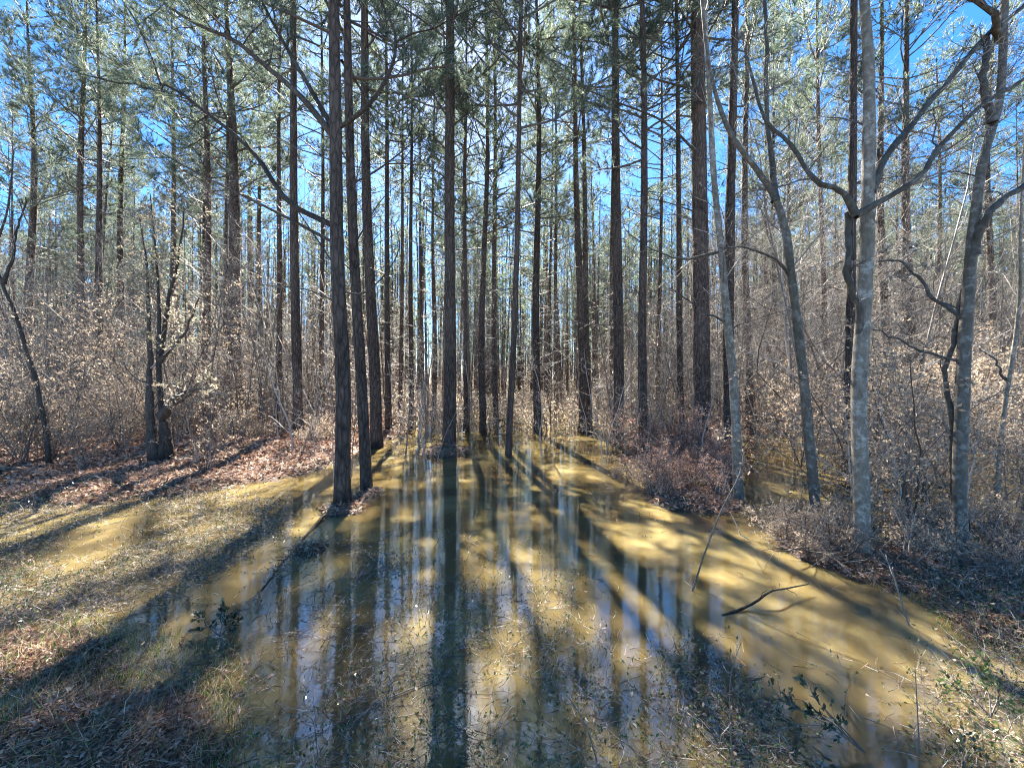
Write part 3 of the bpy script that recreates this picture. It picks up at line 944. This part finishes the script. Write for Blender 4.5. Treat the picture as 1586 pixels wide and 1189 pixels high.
for q in range(15):                                    # right bank
    px, Y = rs.uniform(1330, 1640), rs.uniform(4.2, 9.5)
    shrub('brown', (px - CX) / F * Y, Y, rs.uniform(0.55, 1.1), "twiggy brown bush crowding the hardwoods of the right bank", "brown bushes of the right bank")
for q in range(10):
    px, Y = rs.uniform(1200, 1600), rs.uniform(7, 14)
    shrub('brown', (px - CX) / F * Y, Y, rs.uniform(0.8, 1.4), "tall brown brush behind the right bank hardwoods", "tall brown brush behind the right bank")
for q in range(9):
    px, py = rs.uniform(1195, 1310), rs.uniform(790, 872)
    c = on_ground(px, py)
    shrub('low', c[0], c[1], rs.uniform(0.45, 0.85), "dry tan scrub at the foot of the bent and lichened hardwoods", "dry scrub between the two grey hardwoods")
for q in range(10):
    px, py = rs.uniform(1370, 1600), rs.uniform(800, 900)
    c = on_ground(px, py)
    shrub('low', c[0], c[1], rs.uniform(0.6, 1.1), "dark dry scrub in the shade of the right bank", "shaded scrub of the right bank")
for q in range(84):
    Y = rs.uniform(6, 22)
    px = rs.choice([rs.uniform(1150, 1640), rs.uniform(1080, 1640), rs.uniform(-60, 560), rs.uniform(580, 1120)])
    if 600 < px < 800 and Y < 12: Y += 8
    if px < 560 and Y < 9: Y += 5
    if 0.6 < (px - CX) / F * Y < 4.6 and Y < 13: Y += 9
    if 480 < px < 1000 and Y < 11: Y += 7
    shrub('tall', (px - CX) / F * Y, Y, rs.uniform(0.7, 1.25), "tall thin bare young hardwood with a net of fine twigs among the pines", "bare young hardwoods among the pines", "young_tree", "young tree")
for q in range(70):                                    # bare saplings
    Y = rs.uniform(6.5, 17)
    px = rs.choice([rs.uniform(590, 690), rs.uniform(860, 1010), rs.uniform(420, 520), rs.uniform(1150, 1300), rs.uniform(820, 1130)])
    shrub('bare', (px - CX) / F * Y, Y, rs.uniform(0.6, 1.2), "bare thin sapling standing in the shallow water between the pines", "bare saplings in the shallow water", "sapling", "sapling")

# ------------------------------------------------------------------ far wood and undergrowth (nobody could count these)
rf = np.random.default_rng(44)
g = Geo()
N = 2500
Yf = 36 + 115 * rf.uniform(size=N) ** 1.2; Xf = rf.uniform(-1.45, 1.45, N) * Yf
pxf = CX + F * Xf / Yf
ok = ~((pxf > 640) & (pxf < 690) & (rf.uniform(size=N) < 0.35))
Xf, Yf = Xf[ok], Yf[ok]; N = len(Xf)
Hf = rf.uniform(15, 21, N)
p0 = np.stack([Xf, Yf, np.zeros(N)], -1); p1 = p0 + np.stack([rf.normal(size=N) * 0.4, rf.normal(size=N) * 0.4, Hf], -1)
g.segs(p0, p1, rf.uniform(0.09, 0.19, N), 0.05, 6, 1)
K = 42
hh = rf.uniform(0.25, 1.0, (N, K))
rr = 2.3 * np.sin(np.clip((hh - 0.15) / 0.85, 0, 1) * 2.6) * np.sqrt(rf.uniform(size=(N, K)))
az = rf.uniform(0, 6.28, (N, K))
tc = np.stack([Xf[:, None] + rr * np.cos(az), Yf[:, None] + rr * np.sin(az), hh * Hf[:, None]], -1).reshape(-1, 3)
g.tufts(tc, norm(rand_dirs(rf, len(tc)) + np.array([0, 0, 0.4])), rf, 9, 0.6, 0.05, 1.0, 0)
kind(link("distant_woodland", g.build("distant_woodland", [M_NEEDLE, M_PINE])), 'stuff')

g = Geo()
N = 9000
Yu = 12 + 75 * rf.uniform(size=N) ** 1.2; Xu = rf.uniform(-1.4, 1.4, N) * Yu
pxu = CX + F * Xu / Yu
lane = (pxu > 600) & (pxu < 940)
hmax = np.where(lane, np.where(Yu < 40, 1.2, np.where(Yu < 55, 2.6, 5.5)), np.where(rf.uniform(size=N) < 0.35, 7.0, 3.2))
hU = hmax * rf.uniform(0.35, 1.1, N)
b0 = np.stack([Xu, Yu, height(Xu, Yu) - 0.05], -1)
d0 = norm(np.stack([rf.normal(size=N) * 0.18, rf.normal(size=N) * 0.18, np.ones(N)], -1))
top = b0 + d0 * hU[:, None]
g.segs(b0, top, 0.008 + 0.003 * hU, 0.005, 3, 1)
K = 15
tt = rf.uniform(0.12, 1.0, (N, K, 1))
q0 = (b0[:, None] * (1 - tt) + top[:, None] * tt).reshape(-1, 3)
qd = norm(np.repeat(d0, K, 0) * 0.7 + rand_dirs(rf, N * K))
ql = np.minimum(np.repeat(hU, K) * rf.uniform(0.12, 0.45, N * K), 1.5)
q1 = q0 + qd * ql[:, None]
g.segs(q0, q1, 0.006, 0.004, 3, 1)
for q in range(2):
    lp = q0 + (q1 - q0) * rf.uniform(0.2, 1, (N * K, 1)) + rf.normal(size=(N * K, 3)) * 0.06
    sel = rf.uniform(size=N * K) < 0.55
    sz = 0.052 + 0.0028 * np.repeat(Yu, K)[sel]
    g.leaves(lp[sel], rand_dirs(rf, sel.sum()), sz * rf.uniform(0.6, 1.2, sel.sum()), sz * 0.5, rf, (0, 2)[q])
kind(link("undergrowth", g.build("undergrowth", [M_TAN, M_TWIG, M_PALE])), 'stuff')


# ------------------------------------------------------------------ ground scatter
def pts_fall(rng, n, y0, y1, side=1.45, power=1.0):
    """places on the ground, thinning out with distance"""
    t = rng.uniform(size=n)
    Y = y0 * (y1 / y0) ** (t ** power)
    X = rng.uniform(-side, side, n) * Y
    return X, Y


def inpoly(px, py, poly):
    poly = np.array(poly); c = np.zeros(len(px), bool)
    j = len(poly) - 1
    for i in range(len(poly)):
        xi, yi = poly[i]; xj, yj = poly[j]
        hit = ((yi > py) != (yj > py)) & (px < (xj - xi) * (py - yi) / (yj - yi + 1e-9) + xi)
        c ^= hit; j = i
    return c


# fallen leaves on dry ground
X, Y = pts_fall(R, 260000, 1.5, 42)
Z = height(X, Y)
ok = (Z > 0.008) | ((Z > -0.035) & (R.uniform(size=len(X)) < 0.07 * (fbm(X * 3, Y * 3) > 0.2)))
X, Y, Z = X[ok], Y[ok], np.maximum(Z[ok], -0.006)
g = Geo()
d = norm(np.stack([R.normal(size=len(X)), R.normal(size=len(X)), R.uniform(-0.1, 0.5, len(X))], -1))
sz = 0.008 + 0.0105 * Y
g.leaves(np.stack([X, Y, Z + 0.012], -1), d, sz * R.uniform(0.35, 1.6, len(X)), sz * R.uniform(0.3, 0.7, len(X)), R, 0)
kind(link("fallen_leaves", g.build("fallen_leaves", [M_LITTER])), 'stuff')

# shed pine needles, on the banks and adrift in lines on the water
X, Y = pts_fall(R, 130000, 1.4, 20)
Z = height(X, Y)
line = np.abs(fbm(X * 1.3 + 3, Y * 0.9))
ok = np.where(Z > 0, R.uniform(size=len(X)) < 0.45, R.uniform(size=len(X)) < 0.10 * (line < 0.10) + 0.006)
X, Y, Z = X[ok], Y[ok], np.maximum(Z[ok], 0.0)
g = Geo()
d = norm(np.stack([R.normal(size=len(X)), R.normal(size=len(X)), np.where(Z > 0, R.uniform(-0.05, 0.4, len(X)), 0.0)], -1))
g.needles(np.stack([X, Y, Z + np.where(Z > 0, 0.015, 0.003)], -1), d, R.uniform(0.06, 0.17, len(X)), 0.0022 + 0.0006 * Y, R, 0)
kind(link("pine_straw", g.build("pine_straw", [M_STRAW])), 'stuff')

# drowned stems, twigs and small leaves in the shallows
X, Y = pts_fall(R, 260000, 1.4, 8, 1.5)
px, py = to_px(X, Y)
FLOOD = [(-200, 800), (250, 735), (470, 790), (455, 850), (620, 815), (830, 850), (935, 910), (960, 1010), (1060, 1110), (1090, 1260), (-300, 1260)]
CLEAR1 = [(300, 950), (320, 905), (400, 850), (450, 835), (455, 860), (390, 920), (340, 950)]
CLEAR2 = [(450, 905), (490, 850), (560, 840), (560, 880), (500, 910)]
BANKR = [(1340, 880), (1420, 860), (1800, 850), (1800, 1130), (1586, 1030), (1450, 940)]
LOWR = [(1080, 1200), (1000, 1010), (1090, 985), (1190, 1090), (1260, 1189)]
LOWR2 = [(1440, 1189), (1430, 1030), (1500, 985), (1800, 1100), (1800, 1250)]
den = np.where(inpoly(px, py, FLOOD), 0.42, 0.008)
patch = 0.5 + 0.5 * np.tanh(3.0 * fbm(X * 1.9 + 9, Y * 1.9))
den = den * (0.08 + 0.92 * patch)
den = np.where((px > 480) & (px < 940) & (py > 900), np.maximum(den * 0.22, 0.10 * (0.15 + 0.6 * (fbm(X * 4 + 1, Y * 4) > -0.2))), den)
den = np.where(inpoly(px, py, CLEAR1) | inpoly(px, py, CLEAR2), 0.02, den)
den = den * np.clip(2.3 / Y, 0.2, 1.0)
den = np.where(inpoly(px, py, BANKR), 0.35, den)
den = np.where(inpoly(px, py, LOWR), 0.13, den)
den = np.where(inpoly(px, py, LOWR2), 0.12, den)
keep = R.uniform(size=len(X)) < den
X, Y = X[keep], Y[keep]; N = len(X)
Z = np.maximum(height(X, Y), -0.03)
b0 = np.stack([X, Y, Z - 0.01], -1)
d0 = norm(np.stack([R.normal(size=N) * 0.9, R.normal(size=N) * 0.9, np.abs(R.normal(size=N)) * 0.75 + 0.05], -1))
L = R.uniform(0.06, 0.2, N) * R.uniform(0.8, 1.7, N)
rr = R.uniform(0.0008, 0.0022, N) * (0.6 + 0.2 * Y)
g = Geo()
bend = R.normal(size=(N, 3)) * 0.32 + np.array([0, 0, -0.12])
q0, dd = b0, d0
for q in range(5):
    dd = norm(dd + bend * R.uniform(0.5, 1.5, (N, 1)) + R.normal(size=(N, 3)) * 0.12)
    q1 = q0 + dd * (L / 5)[:, None]
    q1[:, 2] = np.maximum(q1[:, 2], np.maximum(Z, 0) + 0.002)
    g.segs(q0, q1, rr * (1 - 0.15 * q), rr * (0.85 - 0.15 * q), 3, 0)
    if q == 2:
        m0, d1 = q1, dd
    q0 = q1
m1 = q1
kind(link("drowned_twigs", g.build("drowned_twigs", [M_DEADSTEM])), 'stuff')
g = Geo()
s = R.uniform(size=N) < 0.5 * (fbm(X * 2.6 - 4, Y * 2.6) > 0.0) + 0.06
lp = np.concatenate([m1[s], m0[s]]); ld = norm(np.concatenate([d1[s], d0[s]]) + rand_dirs(R, 2 * s.sum()) * 0.8)
g.leaves(lp, ld, R.uniform(0.012, 0.03, len(lp)), 0.011, R, 0)
s = R.uniform(size=N) < 0.3
lp = m0[s] + R.normal(size=(s.sum(), 3)) * np.array([0.02, 0.02, 0.005])
g.leaves(lp, norm(rand_dirs(R, s.sum()) * np.array([1, 1, 0.5])), R.uniform(0.015, 0.035, s.sum()), 0.014, R, 1)
kind(link("ground_cover", g.build("ground_cover", [M_GREEN, M_TAN])), 'stuff')

# blades of grass on the near left bank and in the shade on the right
X, Y = pts_fall(R, 90000, 1.45, 5.5, 1.6)
px, py = to_px(X, Y); Z = height(X, Y)
keep = (Z > -0.03) & (R.uniform(size=len(X)) < np.where(px < 520, 0.15 + 0.6 * (fbm(X * 2.3, Y * 2.3 + 5) > 0.35), np.where(px > 1300, 0.3, 0.1)))
X, Y, Z = X[keep], Y[keep], Z[keep]; N = len(X)
g = Geo()
d0 = norm(np.stack([R.normal(size=N) * 0.5, R.normal(size=N) * 0.5, np.ones(N)], -1))
gr = R.uniform(size=N) < 0.5
for sel, mi in ((gr, 0), (~gr, 1)):
    g.needles(np.stack([X, Y, Z - 0.005], -1)[sel], d0[sel], R.uniform(0.03, 0.12, sel.sum()), 0.004, R, mi)
kind(link("grass", g.build("grass", [M_GRASS, M_DRY])), 'stuff')


# ------------------------------------------------------------------ single small things near the camera
def stick(name, label, pts, r0, r1, cat, dY=None, Y=3.0, tw=4, L=0.2, seed=0, mat=None, Ys=None):
    rg = np.random.default_rng(seed + 900)
    P = np.array([at(x, y, (Ys[k] if Ys else Y)) for k, (x, y) in enumerate(pts)])
    org = P[0].copy()
    P = resample(P - org, 14)
    g = Geo(); rad = np.linspace(r0, r1, 14)
    g.tube(P, rad, 7, 0, 0.07, rg)
    sprout(g, rg, P, rad, tw, L, 1, 0, 0.3, (0.4, 1.0), 0.02, None, 0.15, 0.5)
    return tag(link(name, g.build(name, [mat or M_DEADSTEM]), None, org), label, cat)


stick("dead_stick", "long dead stick leaning out of the water towards the pale grey hardwood", [(1072, 915), (1092, 855), (1122, 780), (1145, 735), (1153, 700)], 0.0075, 0.004, "stick", Ys=[3.0, 3.06, 3.1, 3.16, 3.2], seed=1, mat=M_BROWNBARK, tw=6, L=0.3)
stick("fallen_branch", "dark curved dead branch arching out of the sunlit brown water", [(1118, 954), (1150, 942), (1172, 931), (1190, 917), (1218, 911), (1252, 904)], 0.011, 0.004, "branch", Ys=[2.68, 2.74, 2.78, 2.82, 2.9, 2.98], seed=2, mat=M_DARKLIMB, tw=5, L=0.12)
stick("dead_stick", "pale broken stick poking from the shaded water beside the right bank", [(1408, 968), (1395, 930), (1380, 880), (1362, 850)], 0.006, 0.003, "stick", Ys=[2.57, 2.6, 2.65, 2.7], seed=3)
stick("weed_stalk", "upright thin dead stem in the yellow water near the leafy sprig", [(1424, 1165), (1421, 1100), (1417, 1030)], 0.003, 0.0015, "stem", Y=1.68, seed=4, tw=3, L=0.08)
stick("weed_stalk", "thin dark stem rising through the shaded water left of the leafy sprig", [(1137, 1200), (1130, 1100), (1135, 1030), (1148, 995)], 0.0032, 0.0012, "stem", Y=1.6, seed=5, tw=6, L=0.12)
stick("dead_stick", "pale stick lying on the water among drowned weeds left of the central reflection", [(535, 1128), (580, 1092), (640, 1065), (700, 1040)], 0.005, 0.002, "stick", Ys=[1.8, 1.92, 2.03, 2.14], seed=6, tw=6, L=0.1)
stick("dead_stick", "pale twig bending over dark water below the central reflection", [(925, 1180), (910, 1130), (885, 1085), (860, 1060)], 0.003, 0.0015, "stick", Y=1.65, seed=7, tw=4, L=0.07)
stick("fallen_branch", "dark branch lying from the foot of the big forked limb pine towards the camera", [(500, 800), (470, 835), (440, 870), (405, 915)], 0.02, 0.008, "branch", Ys=[4.6, 4.0, 3.5, 3.0], seed=8, mat=M_DARKLIMB, tw=5, L=0.25)
stick("fallen_branch", "grey fallen branch across the far end of the pool", [(770, 650), (800, 655), (835, 658), (870, 650)], 0.05, 0.02, "branch", Y=15.5, seed=9, mat=M_DARKLIMB, tw=7, L=0.6)
stick("dead_stick", "pale bleached limb propped up in the right bank brush", [(1395, 660), (1420, 645), (1440, 630)], 0.016, 0.01, "stick", Y=5.2, seed=10, tw=3, L=0.2)


def sprig(label, stems, Y, seed, nleaf, leaf, mat):
    """leafy shoots: picture paths of stems rising from one root"""
    rg = np.random.default_rng(seed)
    org = at(stems[0][0][0], stems[0][0][1], Y[0]); org[2] = min(org[2], 0.0)
    e = bpy.data.objects.new("leafy_plant", None); COL.objects.link(e); e.location = org
    tag(e, label, "plant")
    gs, gl = Geo(), Geo(); tips = []
    for pts in stems:
        P = resample(np.array([at(x, y, np.interp(k, [0, len(pts) - 1], Y)) for k, (x, y) in enumerate(pts)]) - org, 12)
        rad = np.linspace(0.0032, 0.0012, 12)
        gs.tube(P, rad, 5, 0)
        sprout(gs, rg, P, rad, 7, 0.10, 0, 0, 0.15, (0.5, 1.1), 0.05, tips, 0.15, 0.6, 0.0008)
        tips.append((P[5:], 0))
    tp, td = tip_points(tips, rg, nleaf)
    gl.leaves(tp, norm(td + rand_dirs(rg, len(tp)) * 0.8), leaf * rg.uniform(0.6, 1.2, len(tp)), leaf * 0.45, rg)
    link("stem", gs.build("stem", [M_DEADSTEM]), e)
    link("foliage", gl.build("foliage", [mat]), e)


sprig("dark leaved evergreen sprig trailing over the bright yellow water", [
    [(1340, 1165), (1300, 1130), (1250, 1105), (1215, 1085), (1188, 1055)], [(1340, 1165), (1290, 1110), (1262, 1080), (1252, 1055)],
    [(1340, 1165), (1275, 1110), (1225, 1090), (1222, 1068)], [(1340, 1165), (1280, 1125), (1230, 1120), (1180, 1100)]], (1.66, 1.8), 61, 6, 0.03, M_HOLLY)
sprig("yellow green leafy sprig in the shallows beside the right edge of the bright water", [
    [(1535, 1110), (1530, 1070), (1515, 1040), (1490, 1015)], [(1535, 1110), (1500, 1075), (1465, 1055)], [(1535, 1110), (1545, 1060), (1520, 1020)]], (1.8, 1.95), 62, 6, 0.028, M_GREEN)
sprig("small dark leaved sprig at the bottom of the bright water", [
    [(1490, 1190), (1490, 1165), (1480, 1145)], [(1490, 1190), (1500, 1160), (1512, 1150)]], (1.6, 1.66), 63, 5, 0.025, M_HOLLY)
sprig("dark leafy weed standing in the drowned tangle below the fallen branch", [
    [(340, 985), (345, 965), (350, 945)], [(340, 985), (365, 960), (372, 950)], [(340, 985), (318, 965), (310, 955)]], (2.45, 2.5), 64, 7, 0.035, M_HOLLY)
sprig("bright green weed on the lower left bank of pine straw", [
    [(70, 1150), (60, 1130), (50, 1110)], [(70, 1150), (85, 1125), (95, 1110)], [(70, 1150), (40, 1140), (20, 1130)]], (1.75, 1.8), 65, 7, 0.03, M_GREEN)

# red needle mound cover under the central pine is part of the fallen leaves; a tangle of dead twigs lies by the lichened hardwood
rg = np.random.default_rng(71)
g = Geo()
c = on_ground(1265, 862)
for q in range(26):
    az = rg.uniform(0, 6.28)
    p = np.array([rg.normal() * 0.18, rg.normal() * 0.15, rg.uniform(0, 0.1)])
    P = wander(rg, p, (math.cos(az), math.sin(az), rg.uniform(0.0, 0.8)), rg.uniform(0.25, 0.7), 7, 0.2, -0.03)
    rad = np.linspace(rg.uniform(0.004, 0.009), 0.002, 8)
    g.tube(P, rad, 5, 0)
    sprout(g, rg, P, rad, 5, 0.2, 0, 0, 0.2, (0.5, 1.2), 0.0, None, 0.2, 0.5)
tag(link("brush_pile", g.build("brush_pile", [M_DEADSTEM]), None, (c[0], c[1], 0)), "tangle of bleached dead twigs against the foot of the lichened hardwood", "brush pile")
